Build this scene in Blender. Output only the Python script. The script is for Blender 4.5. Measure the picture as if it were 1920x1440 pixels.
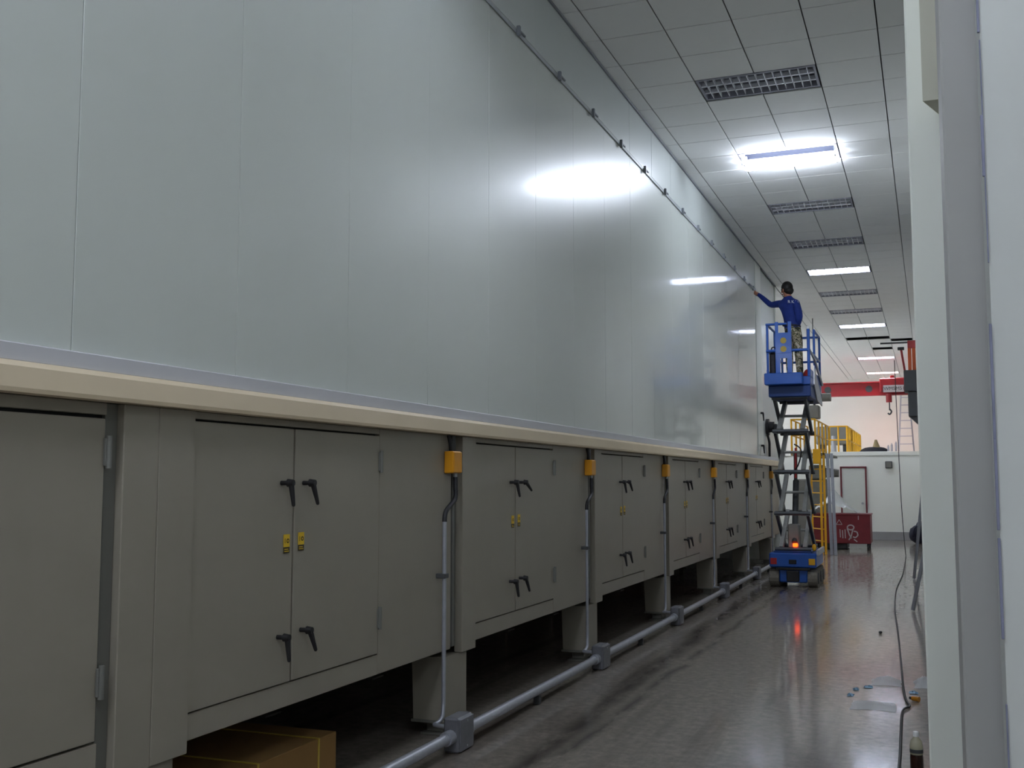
import bpy, bmesh, math, random
from mathutils import Vector, Matrix, Euler
for o in list(bpy.data.objects): bpy.data.objects.remove(o, do_unlink=True)
SC = bpy.context.scene
COL = SC.collection
random.seed(7)
R = math.radians

# ------------------------------------------------------------------ camera
cam_d = bpy.data.cameras.new('camera'); cam = bpy.data.objects.new('camera', cam_d); COL.objects.link(cam)
cam.location = (0, 0, 1.7); cam.rotation_euler = (R(90 + 5.19), 0, R(21.24))
cam_d.sensor_fit = 'HORIZONTAL'; cam_d.sensor_width = 36; cam_d.lens = 2002.5 / 1920 * 36
cam_d.clip_start = 0.05; cam_d.clip_end = 200
SC.camera = cam
# ------------------------------------------------------------------ world, exposure
W = bpy.data.worlds.new('world'); SC.world = W; W.use_nodes = True
W.node_tree.nodes['Background'].inputs[0].default_value = (0.55, 0.6, 0.65, 1)
W.node_tree.nodes['Background'].inputs[1].default_value = 0.02
SC.view_settings.view_transform = 'Standard'; SC.view_settings.look = 'None'
SC.view_settings.gamma = 1; SC.view_settings.use_curve_mapping = False
SC.view_settings.exposure = 1.2
TUBE_POWER = 58.0          # radiance of a lit fluorescent tube
CEIL = 6.02

# ------------------------------------------------------------------ materials
def srgb(c):
    return tuple((v / 12.92 if v <= .04045 else ((v + .055) / 1.055) ** 2.4) for v in [x / 255 for x in c])
MATS = {}
def mat(name, rgb, rough=.5, metal=0., var=.06, scale=6., bump=0., bscale=40., spec=.5, coat=0., coat_rough=.1, emit=0., emit_rgb=None, trans=0., alpha=1., detail=4., stretch=None, rough_var=0.):
    m = bpy.data.materials.new(name); m.use_nodes = True
    nt = m.node_tree; b = nt.nodes['Principled BSDF']
    c = srgb(rgb)
    tc = nt.nodes.new('ShaderNodeTexCoord'); src = tc.outputs['Object']
    if stretch:
        mp = nt.nodes.new('ShaderNodeMapping'); mp.inputs['Scale'].default_value = stretch
        nt.links.new(src, mp.inputs[0]); src = mp.outputs[0]
    nz = nt.nodes.new('ShaderNodeTexNoise'); nz.inputs['Scale'].default_value = scale; nz.inputs['Detail'].default_value = detail
    nt.links.new(src, nz.inputs['Vector'])
    mx = nt.nodes.new('ShaderNodeMix'); mx.data_type = 'RGBA'
    mx.inputs[6].default_value = tuple(max(0, v * (1 - var * 1.6)) for v in c) + (1,)
    mx.inputs[7].default_value = tuple(min(1, v * (1 + var * 1.6)) for v in c) + (1,)
    nt.links.new(nz.outputs['Fac'], mx.inputs[0]); nt.links.new(mx.outputs[2], b.inputs['Base Color'])
    b.inputs['Roughness'].default_value = rough; b.inputs['Metallic'].default_value = metal
    b.inputs['Specular IOR Level'].default_value = spec
    b.inputs['Coat Weight'].default_value = coat; b.inputs['Coat Roughness'].default_value = coat_rough
    b.inputs['Transmission Weight'].default_value = trans; b.inputs['Alpha'].default_value = alpha
    if rough_var:
        mr = nt.nodes.new('ShaderNodeMapRange'); mr.inputs[3].default_value = rough - rough_var; mr.inputs[4].default_value = rough + rough_var
        nt.links.new(nz.outputs['Fac'], mr.inputs[0]); nt.links.new(mr.outputs[0], b.inputs['Roughness'])
    if bump:
        n2 = nt.nodes.new('ShaderNodeTexNoise'); n2.inputs['Scale'].default_value = bscale; n2.inputs['Detail'].default_value = 3
        nt.links.new(src, n2.inputs['Vector'])
        bp = nt.nodes.new('ShaderNodeBump'); bp.inputs['Strength'].default_value = 1.0; bp.inputs['Distance'].default_value = bump
        nt.links.new(n2.outputs['Fac'], bp.inputs['Height']); nt.links.new(bp.outputs[0], b.inputs['Normal'])
    if emit:
        b.inputs['Emission Color'].default_value = srgb(emit_rgb or rgb) + (1,); b.inputs['Emission Strength'].default_value = emit
    MATS[name] = m
    return m

M_panel = mat('white_panel_steel', (204, 209, 202), .36, var=.02, scale=1.5, bump=.0004, bscale=1.6, coat=.75, coat_rough=.085)
M_panel2 = mat('pale_panel_steel', (214, 217, 210), .35, var=.02, scale=1.5)
M_fascia = mat('fascia_panel_steel', (196, 202, 199), .34, var=.02, scale=1.5, bump=.0004, bscale=2.0, coat=.4, coat_rough=.2)
M_cab = mat('grey_cabinet_paint', (146, 139, 126), .42, var=.04, scale=3, bump=.0002, bscale=60)
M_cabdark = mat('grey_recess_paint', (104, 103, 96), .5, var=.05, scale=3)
M_cream = mat('cream_ledge_paint', (232, 214, 184), .5, var=.03, scale=2)
M_flash = mat('blue_grey_flashing', (204, 204, 208), .4, var=.03, scale=2)
M_gasket = mat('black_gasket_rubber', (26, 26, 25), .8, var=.1)
M_black = mat('black_plastic', (24, 23, 26), .45, var=.1, scale=30)
M_hose = mat('black_ribbed_hose', (28, 28, 32), .5, var=.1, scale=30)
M_galv = mat('galvanised_steel', (168, 170, 178), .38, metal=.4, var=.1, scale=25)
M_cast = mat('cast_grey_box', (120, 120, 126), .5, metal=.35, var=.12, scale=18, bump=.0005, bscale=60)
M_steel = mat('bare_steel', (170, 172, 175), .35, metal=.8, var=.1, scale=20)
M_ybox = mat('yellow_orange_plastic', (214, 146, 20), .4, var=.06, scale=12)
M_ylab = mat('yellow_label', (222, 182, 30), .5, var=.05, scale=30)
M_ydark = mat('label_black_print', (60, 50, 20), .6, var=.15, scale=50)
M_hinge = mat('grey_hinge', (120, 120, 115), .45, metal=.2, var=.05)
M_ceil = mat('white_ceiling_tile', (243, 243, 242), .85, var=.01, scale=10, bump=.0006, bscale=120)
M_slab = mat('grey_ceiling_void', (150, 152, 155), .9, var=.05)
M_voidshade = mat('painted_void_shade', (70, 70, 74), .9, var=.1)
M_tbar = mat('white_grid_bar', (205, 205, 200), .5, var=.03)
M_trimc = mat('grey_perimeter_trim', (120, 124, 130), .5, var=.05)
M_white = mat('white_painted_wall', (234, 234, 226), .7, var=.03, scale=1.2, bump=.001, bscale=9)
M_plaster = mat('rough_white_plaster', (198, 200, 196), .75, var=.05, scale=2.5, bump=.004, bscale=7)
M_col = mat('greenish_white_column_paint', (248, 250, 240), .6, var=.01, scale=1.5, bump=.0008, bscale=10)
M_olab = mat('faded_yellow_label', (168, 146, 62), .6, var=.25, scale=60)
M_traydk = mat('dark_lamp_tray', (40, 42, 50), 1.0, var=.05, spec=0.)
M_beam = mat('beige_beam_paint', (206, 204, 186), .65, var=.02, scale=2)
M_colg = mat('grey_column_paint', (176, 175, 172), .65, var=.03, scale=2, bump=.0008, bscale=12)
M_joint = mat('blue_joint_paint', (128, 130, 152), .7, var=.2, scale=14)
M_skirt = mat('grey_skirting_paint', (150, 148, 148), .6, var=.05, scale=3)
M_maroon = mat('maroon_door_frame', (104, 34, 42), .5, var=.08)
M_door = mat('white_door_paint', (206, 208, 200), .6, var=.02)
M_refl = mat('lamp_louvre_white', (232, 233, 240), .4, metal=.2, var=.03)
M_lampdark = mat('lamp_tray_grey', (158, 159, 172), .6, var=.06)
M_tube = mat('fluorescent_tube_lit', (235, 240, 255), .3, var=.01, emit=TUBE_POWER, emit_rgb=(228, 237, 252))
M_tubew = mat('fluorescent_tube_pink', (255, 220, 210), .3, var=.01, emit=TUBE_POWER * .9, emit_rgb=(255, 205, 196))
M_tubeoff = mat('fluorescent_tube_off', (190, 192, 200), .35, var=.02)
M_blue = mat('blue_machine_paint', (30, 84, 170), .4, var=.08, scale=8, coat=.2)
M_bluedk = mat('dark_blue_machine_paint', (26, 58, 120), .5, var=.1, scale=8)
M_arm = mat('dark_scissor_steel', (82, 84, 88), .45, metal=.4, var=.12, scale=12)
M_arml = mat('light_scissor_steel', (150, 150, 146), .5, metal=.3, var=.12, scale=12)
M_rubber = mat('grey_rubber_track', (126, 120, 110), .8, var=.2, scale=30)
M_beacon = mat('orange_beacon_lit', (255, 90, 20), .3, emit=2.6, emit_rgb=(255, 70, 14), var=.01)
M_redl = mat('red_cylinder_paint', (170, 40, 40), .4, var=.08)
M_skin = mat('skin', (176, 122, 96), .55, var=.05, scale=20)
M_shirt = mat('blue_work_shirt', (25, 50, 132), .8, var=.12, scale=14, bump=.004, bscale=18)
def camo():
    m = mat('camouflage_cloth', (120, 112, 88), .85, var=.1)
    nt = m.node_tree; b = nt.nodes['Principled BSDF']
    tc = nt.nodes.new('ShaderNodeTexCoord'); nz = nt.nodes.new('ShaderNodeTexNoise'); nz.inputs['Scale'].default_value = 11; nz.inputs['Detail'].default_value = 2
    cr = nt.nodes.new('ShaderNodeValToRGB'); cr.color_ramp.interpolation = 'CONSTANT'
    cr.color_ramp.elements[0].color = srgb((54, 58, 44)) + (1,); cr.color_ramp.elements[1].position = .46; cr.color_ramp.elements[1].color = srgb((176, 164, 140)) + (1,)
    for p, c in ((.53, (104, 104, 72)), (.6, (206, 196, 178))):
        e = cr.color_ramp.elements.new(p); e.color = srgb(c) + (1,)
    nt.links.new(tc.outputs['Object'], nz.inputs['Vector']); nt.links.new(nz.outputs['Fac'], cr.inputs[0]); nt.links.new(cr.outputs[0], b.inputs['Base Color'])
    return m
M_camo = camo()
M_hair = mat('black_hair', (22, 19, 18), .6, var=.2, scale=40, bump=.004, bscale=60)
M_shoe = mat('dark_shoe_leather', (40, 36, 34), .6, var=.1)
M_print = mat('white_print', (210, 214, 225), .6, var=.03)
M_red = mat('red_crane_paint', (150, 16, 24), .42, var=.06, scale=6)
M_redbox = mat('dark_red_box_paint', (116, 26, 36), .5, var=.14, scale=7)
M_chalk = mat('white_chalk', (180, 172, 172), .9, var=.1, scale=30)
M_dark = mat('dark_grey_steel', (66, 68, 70), .55, var=.12, scale=8)
M_orange = mat('orange_steel_paint', (206, 88, 26), .5, var=.08, scale=8)
M_yell = mat('yellow_safety_paint', (232, 172, 24), .45, var=.06, scale=10)
M_mach = mat('grey_machine_paint', (128, 126, 120), .5, var=.1, scale=7)
M_plast = mat('clear_white_plastic_sheet', (225, 228, 226), .25, var=.05, scale=8, bump=.02, bscale=9, alpha=.85, spec=.8)
M_tarp = mat('dark_tarpaulin', (30, 28, 40), .6, var=.2, bump=.01, bscale=14)
M_tan = mat('tan_cloth', (150, 132, 96), .8, var=.1)
M_bag = mat('navy_bag_cloth', (26, 28, 48), .8, var=.2, scale=18, bump=.006, bscale=20)
M_alu = mat('aluminium', (188, 190, 198), .35, metal=.7, var=.06, scale=15)
M_card = mat('brown_cardboard', (150, 112, 62), .85, var=.08, scale=7)
M_strap = mat('yellow_strap', (206, 176, 70), .4, var=.05)
M_pet = mat('clear_bottle_plastic', (205, 200, 170), .15, var=.03, alpha=.6, spec=.8)
M_cola = mat('dark_brown_liquid', (42, 16, 8), .15, var=.08)
M_cap = mat('white_plastic_cap', (222, 222, 222), .4, var=.02)
M_litw = mat('white_plastic_litter', (238, 242, 246), .35, var=.05, bump=.01, bscale=30, alpha=.55)
M_litb = mat('pale_blue_litter', (120, 160, 190), .4, var=.08)
M_trail = mat('pale_rail_zinc', (176, 180, 186), .35, var=.05, scale=20, coat=.5)
M_plug = mat('orange_plug', (196, 128, 28), .4, var=.06)
M_cord = mat('black_cord', (26, 26, 28), .5, var=.1)
M_foot = mat('grey_foot_steel', (118, 116, 108), .55, metal=.2, var=.1, scale=14)

def floor_mat():
    m = bpy.data.materials.new('polished_dark_concrete'); m.use_nodes = True
    nt = m.node_tree; b = nt.nodes['Principled BSDF']
    tc = nt.nodes.new('ShaderNodeTexCoord')
    def noise(s, d, st=None, ro=.5):
        v = tc.outputs['Object']
        if st:
            mp = nt.nodes.new('ShaderNodeMapping'); mp.inputs['Scale'].default_value = st; nt.links.new(v, mp.inputs[0]); v = mp.outputs[0]
        n = nt.nodes.new('ShaderNodeTexNoise'); n.inputs['Scale'].default_value = s; n.inputs['Detail'].default_value = d; n.inputs['Roughness'].default_value = ro
        nt.links.new(v, n.inputs['Vector']); return n.outputs['Fac']
    n1 = noise(1.1, 6, None, .6); n2 = noise(14, 8, None, .7); n3 = noise(1.5, 4, (2.4, .16, 1), .55)
    def mixc(f, a, c, lo, hi):
        mr = nt.nodes.new('ShaderNodeMapRange'); mr.inputs[1].default_value = lo; mr.inputs[2].default_value = hi
        nt.links.new(f, mr.inputs[0])
        x = nt.nodes.new('ShaderNodeMix'); x.data_type = 'RGBA'; nt.links.new(mr.outputs[0], x.inputs[0])
        for i, s in ((6, a), (7, c)):
            if isinstance(s, tuple): x.inputs[i].default_value = s + (1,)
            else: nt.links.new(s, x.inputs[i])
        return x.outputs[2], mr.outputs[0]
    base, _ = mixc(n1, srgb((108, 100, 91)), srgb((144, 135, 126)), .35, .68)
    fine, _ = mixc(n2, srgb((84, 73, 62)), srgb((158, 148, 136)), .34, .66)
    x = nt.nodes.new('ShaderNodeMix'); x.data_type = 'RGBA'; x.inputs[0].default_value = .55
    nt.links.new(base, x.inputs[6]); nt.links.new(fine, x.inputs[7])
    stain, _ = mixc(n3, x.outputs[2], srgb((74, 62, 51)), .54, .74)
    # dark wheel trails running along the aisle
    sp = nt.nodes.new('ShaderNodeSeparateXYZ'); nt.links.new(tc.outputs['Object'], sp.inputs[0])
    def mth(op, a, c=None):
        n = nt.nodes.new('ShaderNodeMath'); n.operation = op
        for i, q in enumerate((a, c)):
            if q is None: continue
            if isinstance(q, (int, float)): n.inputs[i].default_value = q
            else: nt.links.new(q, n.inputs[i])
        return n.outputs[0]
    wob = mth('MULTIPLY', mth('SUBTRACT', noise(.9, 4, (1, .8, 1)), .5), .25)
    brk = noise(3.2, 5, (1.5, .5, 1), .65)
    out = stain
    for x0, w, drift in ((-2.27, .13, .022), (-2.28, .07, 0.0)):
        d = mth('ABSOLUTE', mth('SUBTRACT', mth('ADD', mth('SUBTRACT', sp.outputs[0], mth('MULTIPLY', sp.outputs[1], -drift)), wob), x0 + .1))
        fr = nt.nodes.new('ShaderNodeMapRange'); fr.inputs[1].default_value = 0; fr.inputs[2].default_value = w; fr.inputs[3].default_value = 1.0; fr.inputs[4].default_value = 0
        nt.links.new(d, fr.inputs[0])
        br = nt.nodes.new('ShaderNodeMapRange'); br.inputs[1].default_value = .36; br.inputs[2].default_value = .52; nt.links.new(brk, br.inputs[0])
        fac = mth('MULTIPLY', fr.outputs[0], br.outputs[0])
        xx = nt.nodes.new('ShaderNodeMix'); xx.data_type = 'RGBA'; nt.links.new(fac, xx.inputs[0]); nt.links.new(out, xx.inputs[6]); xx.inputs[7].default_value = srgb((46, 36, 29)) + (1,)
        out = xx.outputs[2]
    nt.links.new(out, b.inputs['Base Color'])
    mr = nt.nodes.new('ShaderNodeMapRange'); mr.inputs[1].default_value = .3; mr.inputs[2].default_value = .7; mr.inputs[3].default_value = .4; mr.inputs[4].default_value = .55
    nt.links.new(n1, mr.inputs[0]); nt.links.new(mr.outputs[0], b.inputs['Roughness'])
    b.inputs['Specular IOR Level'].default_value = .4
    b.inputs['Coat Weight'].default_value = .85; b.inputs['Coat IOR'].default_value = 1.45
    cr = nt.nodes.new('ShaderNodeMapRange'); cr.inputs[1].default_value = .35; cr.inputs[2].default_value = .65; cr.inputs[3].default_value = .05; cr.inputs[4].default_value = .16
    nt.links.new(n2, cr.inputs[0]); nt.links.new(cr.outputs[0], b.inputs['Coat Roughness'])
    return m
M_floor = floor_mat()

# ------------------------------------------------------------------ mesh helpers
class MB:
    def __init__(s): s.v = []; s.f = []; s.m = []; s.sm = []
    def add(s, vs, fs, mi=0, smooth=False):
        o = len(s.v); s.v += [tuple(v) for v in vs]
        for f in fs: s.f.append(tuple(o + i for i in f)); s.m.append(mi); s.sm.append(smooth)
        return s
    def box(s, x0, x1, y0, y1, z0, z1, c=0., mi=0):
        if x1 < x0: x0, x1 = x1, x0
        if y1 < y0: y0, y1 = y1, y0
        if z1 < z0: z0, z1 = z1, z0
        c = min(c, .45 * min(x1 - x0, y1 - y0, z1 - z0))
        if c <= 0:
            vs = [(x, y, z) for x in (x0, x1) for y in (y0, y1) for z in (z0, z1)]
            return s.add(vs, [(0, 1, 3, 2), (4, 6, 7, 5), (0, 4, 5, 1), (2, 3, 7, 6), (0, 2, 6, 4), (1, 5, 7, 3)], mi)
        bm = bmesh.new(); bmesh.ops.create_cube(bm, size=1)
        for v in bm.verts: v.co = Vector(((x0 + x1) / 2 + v.co.x * (x1 - x0), (y0 + y1) / 2 + v.co.y * (y1 - y0), (z0 + z1) / 2 + v.co.z * (z1 - z0)))
        bmesh.ops.bevel(bm, geom=list(bm.edges), offset=c, segments=1, affect='EDGES')
        bm.verts.index_update()
        s.add([v.co[:] for v in bm.verts], [[v.index for v in f.verts] for f in bm.faces], mi); bm.free(); return s
    def ring(s, c, d, r, n, ref=None):
        d = Vector(d).normalized(); a = Vector(ref) if ref else (Vector((0, 0, 1)) if abs(d.z) < .9 else Vector((1, 0, 0)))
        u = (a - d * a.dot(d)).normalized(); w = d.cross(u)
        return [Vector(c) + (u * math.cos(t) + w * math.sin(t)) * r for t in [2 * math.pi * k / n for k in range(n)]]
    def cyl(s, p0, p1, r0, r1=None, n=12, mi=0, caps=True):
        r1 = r0 if r1 is None else r1; p0 = Vector(p0); p1 = Vector(p1); d = p1 - p0
        a = s.ring(p0, d, r0, n); b = s.ring(p1, d, r1, n)
        s.add(a + b, [(k, (k + 1) % n, n + (k + 1) % n, n + k) for k in range(n)], mi, True)
        if caps:
            s.add(a, [tuple(range(n))[::-1]], mi); s.add(b, [tuple(range(n))], mi)
        return s
    def tube(s, pts, r, n=8, mi=0, sub=0):
        pts = [Vector(p) for p in pts]
        if sub:
            out = []
            for i in range(len(pts) - 1):
                p0 = pts[max(i - 1, 0)]; p1 = pts[i]; p2 = pts[i + 1]; p3 = pts[min(i + 2, len(pts) - 1)]
                for k in range(sub):
                    t = k / sub
                    out.append(.5 * ((2 * p1) + (p2 - p0) * t + (2 * p0 - 5 * p1 + 4 * p2 - p3) * t * t + (3 * p1 - p0 - 3 * p2 + p3) * t ** 3))
            out.append(pts[-1]); pts = out
        rings = []; ref = None
        for i, p in enumerate(pts):
            d = (pts[min(i + 1, len(pts) - 1)] - pts[max(i - 1, 0)]).normalized()
            if ref is None: ref = Vector((0, 0, 1)) if abs(d.z) < .9 else Vector((1, 0, 0))
            u = (ref - d * ref.dot(d)).normalized(); ref = u; w = d.cross(u)
            rings.append([p + (u * math.cos(t) + w * math.sin(t)) * r for t in [2 * math.pi * k / n for k in range(n)]])
        vs = [v for q in rings for v in q]
        fs = [(i * n + k, i * n + (k + 1) % n, (i + 1) * n + (k + 1) % n, (i + 1) * n + k) for i in range(len(pts) - 1) for k in range(n)]
        s.add(vs, fs, mi, True)
        s.add(rings[0], [tuple(range(n))[::-1]], mi); s.add(rings[-1], [tuple(range(n))], mi)
        return s
    def bar(s, p0, p1, w, h, mi=0, up=(0, 0, 1)):
        p0 = Vector(p0); p1 = Vector(p1); d = (p1 - p0).normalized(); a = Vector(up)
        if abs(d.dot(a)) > .98: a = Vector((0, 1, 0))
        u = (a - d * a.dot(d)).normalized() * h / 2; q = d.cross(u).normalized() * w / 2
        vs = [p + x * u + y * q for p in (p0, p1) for x, y in ((1, 1), (1, -1), (-1, -1), (-1, 1))]
        return s.add(vs, [(0, 1, 2, 3), (7, 6, 5, 4), (0, 4, 5, 1), (1, 5, 6, 2), (2, 6, 7, 3), (3, 7, 4, 0)], mi)
    def prism(s, poly, axis, a, b, mi=0):
        n = len(poly); ix = 'xyz'.index(axis)
        def P(q, t):
            l = list(q); l.insert(ix, t); return tuple(l)
        vs = [P(q, a) for q in poly] + [P(q, b) for q in poly]
        s.add(vs, [tuple(range(n)), tuple(range(n, 2 * n))[::-1]] + [(k, (k + 1) % n, n + (k + 1) % n, n + k)[::-1] for k in range(n)], mi); return s
    def lathe(s, c, prof, n=16, mi=0):
        c = Vector(c); vs = [c + Vector((r * math.cos(2 * math.pi * k / n), r * math.sin(2 * math.pi * k / n), z)) for r, z in prof for k in range(n)]
        fs = [(i * n + k, i * n + (k + 1) % n, (i + 1) * n + (k + 1) % n, (i + 1) * n + k) for i in range(len(prof) - 1) for k in range(n)]
        s.add(vs, fs, mi, True)
        if prof[0][0] > 1e-4: s.add(vs[:n], [tuple(range(n))[::-1]], mi)
        if prof[-1][0] > 1e-4: s.add(vs[-n:], [tuple(range(n))], mi)
        return s
    def ball(s, c, rx, ry, rz, n=12, m=8, mi=0, jit=0.):
        c = Vector(c); prof = []
        vs = []; rng = random.Random(int(abs(c.x * 1000) + abs(c.y * 77)))
        for i in range(1, m):
            t = math.pi * i / m
            for k in range(n):
                j = 1 + jit * (rng.random() - .5); p = 2 * math.pi * k / n
                vs.append(c + Vector((rx * math.sin(t) * math.cos(p) * j, ry * math.sin(t) * math.sin(p) * j, -rz * math.cos(t) * j)))
        fs = [(i * n + k, i * n + (k + 1) % n, (i + 1) * n + (k + 1) % n, (i + 1) * n + k) for i in range(m - 2) for k in range(n)]
        b = len(vs); vs.append(c + Vector((0, 0, -rz))); vs.append(c + Vector((0, 0, rz)))
        fs += [(b, (k + 1) % n, k) for k in range(n)] + [(b + 1, (m - 2) * n + k, (m - 2) * n + (k + 1) % n) for k in range(n)]
        s.add(vs, fs, mi, True); return s
    def mesh(s, name, mats, origin=(0, 0, 0)):
        me = bpy.data.meshes.new(name); o = Vector(origin)
        me.from_pydata([tuple(Vector(v) - o) for v in s.v], [], s.f)
        if not isinstance(mats, (list, tuple)): mats = [mats]
        for m in mats: me.materials.append(m)
        me.polygons.foreach_set('material_index', s.m); me.polygons.foreach_set('use_smooth', s.sm)
        bm = bmesh.new(); bm.from_mesh(me); bmesh.ops.recalc_face_normals(bm, faces=bm.faces); bm.to_mesh(me); bm.free()
        me.update(); return me
    def build(s, name, mats, parent=None, origin=None):
        """verts are world coordinates; object origin = origin (default centre of verts)"""
        if origin is None:
            n = len(s.v); lo = [min(v[i] for v in s.v) for i in range(3)]; hi = [max(v[i] for v in s.v) for i in range(3)]
            origin = ((lo[0] + hi[0]) / 2, (lo[1] + hi[1]) / 2, lo[2])
        return link(name, s.mesh(name, mats, origin), origin, parent)
WL = {}
def link(name, me, loc, parent=None):
    ob = bpy.data.objects.new(name, me); COL.objects.link(ob)
    if parent is not None:
        ob.parent = parent; ob.location = Vector(loc) - WL[parent.name]
    else: ob.location = loc
    WL[ob.name] = Vector(loc); return ob
def tag(o, label, cat, group=None):
    o['label'] = label; o['category'] = cat
    if group: o['group'] = group
    return o
def thing(name, label, cat, loc, group=None):
    return tag(link(name, None, loc), label, cat, group)
def struct(o, label=None):
    o['kind'] = 'structure'
    if label: o['label'] = label
    return o
def B(*a, **k): return MB().box(*a, **k)
def text(body, size, mat_, name, loc, rot, parent, ext=.001):
    cu = bpy.data.curves.new(name, 'FONT'); cu.body = body; cu.size = size; cu.extrude = ext; cu.align_x = 'CENTER'; cu.align_y = 'CENTER'
    t = bpy.data.objects.new('tmp_text', cu); COL.objects.link(t)
    dg = bpy.context.evaluated_depsgraph_get(); me = bpy.data.meshes.new_from_object(t.evaluated_get(dg))
    bpy.data.objects.remove(t, do_unlink=True)
    me.transform(rot.to_matrix().to_4x4()); me.materials.clear(); me.materials.append(mat_)
    return link(name, me, loc, parent)
ORD = ['first', 'second', 'third', 'fourth', 'fifth', 'sixth', 'seventh', 'eighth', 'ninth', 'tenth']

# ================================================================== SETTING
XW = -3.05                                   # face of the long panel wall
o = struct(B(-7.2, 4.2, -6.2, 48.2, -.2, 0).build('floor', M_floor, origin=(0, 0, 0)), 'polished dark grey concrete floor with brown stains')
# ---- ceiling
ceil = struct(B(-7.2, 4.2, -6.2, 48.2, CEIL + .16, CEIL + .3).build('ceiling', M_slab, origin=(0, 0, CEIL + .16)), 'suspended ceiling of white tiles')
TX = [XW + .002, -2.868, -2.23, -1.593, -.955, -.318, .25]
TY0 = 11.19; TP = .7005
LAMP_P = TP * 4
lamp_rows = {k * 4: k for k in range(-6, 13)}
tile_cache = {}
def tile(x0, x1, y0, y1, name='ceiling_tile', m=M_ceil):
    k = (round(x1 - x0, 3), round(y1 - y0, 3))
    if k not in tile_cache: tile_cache[k] = B(-(x1 - x0) / 2, (x1 - x0) / 2, -(y1 - y0) / 2, (y1 - y0) / 2, 0, .016, c=.003).mesh(name, m)
    return link(name, tile_cache[k], ((x0 + x1) / 2, (y0 + y1) / 2, CEIL), ceil)
G = .006
OPEN = {(32, 2), (32, 3), (36, 3), (33, 4)}
for r in range(-4, 53):
    y0 = TY0 + r * TP
    for c in range(6):
        lampcell = r in lamp_rows and c in (2, 3) and lamp_rows[r] not in (8, 9, 11)
        if lampcell or (r, c) in OPEN: continue
        tile(TX[c] + G, TX[c + 1] - G, y0 + G, y0 + TP - G)
# rows outside the frame behind the camera, and the open hall on the left beyond the panel wall
tile(XW, -2.25, -6.2, 4.08); tile(-.94, 1.38, -6.2, 4.08); tile(2.72, 4.2, -6.2, 4.08)
for a, b in ((-6.2, TY0 - 20 * TP - .01), (TY0 - 20 * TP + .66, TY0 - 16 * TP - .01), (TY0 - 16 * TP + .66, 4.08)): tile(-2.23, -.955, a, b)
for a, b in ((-6.2, -1.01), (-.35, 4.08)): tile(1.39, 2.71, a, b)
for x0, x1 in ((XW, -2.25), (-.94, 4.2)): tile(x0, x1, TY0 - 4 * TP - G - 4.29, TY0 - 4 * TP - G)
yA = TY0 - 4 * TP - G - 4.29
for a, b in ((yA, TY0 - 8 * TP - .01), (TY0 - 8 * TP + .66, TY0 - 4 * TP - G)): tile(-2.23, -.955, a, b)
tile(-7.2, -6.98, 24.0, 48.2); tile(-5.69, XW - .01, 24.0, 48.2)
for a, b in ((24.0, 26.49), (27.15, 30.49), (31.15, 34.49), (35.15, 38.49), (39.15, 42.49), (43.15, 48.2)): tile(-6.97, -5.7, a, b)
for (r, c) in OPEN:                           # bare grid bars round the missing tiles
    y0 = TY0 + r * TP
    for x in (TX[c], TX[c + 1]): B(x - .012, x + .012, y0, y0 + TP, CEIL, CEIL + .03).build('grid_bar', M_tbar, ceil)
B(TX[2], TX[4], TY0 + 30 * TP, TY0 + 38 * TP, CEIL + .13, CEIL + .155).build('void_shade_board', M_voidshade, ceil)  # dark board: shade of the open void put into its colour
t = struct(B(XW - .001, XW + .022, -6, 24, CEIL - .022, CEIL - .002, c=.003).build('trim_1', M_trimc), 'grey perimeter trim where panel wall meets ceiling')

# ---- long white panel wall
wl = struct(link('wall_left', B(-.14, -.09, -6, 23.95, 0, CEIL - 2.0).mesh('wall_left', M_cabdark), (XW, 0, 2.0)), 'tall smooth white steel panel wall of the booth')
S0 = 3.18; SP = 1.045
pm = B(-.08, 0, .0015, SP - .0015, 0, 3.222, c=.0015).mesh('wall_panel', M_panel)
um = B(-.08, 0, .001, SP - .001, 0, CEIL - 5.425, c=.001).mesh('fascia_panel', M_fascia)
for k in range(-8, 17):
    y = S0 + k * SP
    p = link('wall_panel', pm, (XW, y, 2.195), wl); p.rotation_euler = (0, R(random.uniform(-.03, .03)), R(random.uniform(-.05, .05)))
    p = link('fascia_panel', um, (XW, y, 5.42), wl); p.rotation_euler = (0, 0, R(random.uniform(-.1, .1)))
YE = S0 + 17 * SP
p = B(XW - .08, XW + .012, YE + .004, YE + .72, 2.2, CEIL - .005, c=.004).build('end_panel', M_panel2, wl); p['label'] = 'pale narrow end panel with two latches'
p = B(XW - .08, XW - .02, YE + .726, 23.95, 2.2, CEIL - .005, c=.004).build('end_panel', M_fascia, wl)
struct(B(-7.2, XW - .0, 23.955, 24.05, 0, CEIL + .16).build('wall_return', M_white), 'white return wall at the end of the booth')
# ---- cream ledge and flashing
struct(MB().prism([(XW - .02, 2.014), (-2.985, 2.014), (-2.98, 2.03), (-2.98, 2.105), (-2.99, 2.125), (XW - .02, 2.125)], 'y', -6, 23.9).build('trim_2', M_cream), 'cream painted ledge running along the foot of the panel wall')
struct(B(XW - .02, XW + .045, -6, 23.9, 2.126, 2.192, c=.004).build('trim_3', M_flash), 'blue grey flashing strip above the cream ledge')

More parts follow.
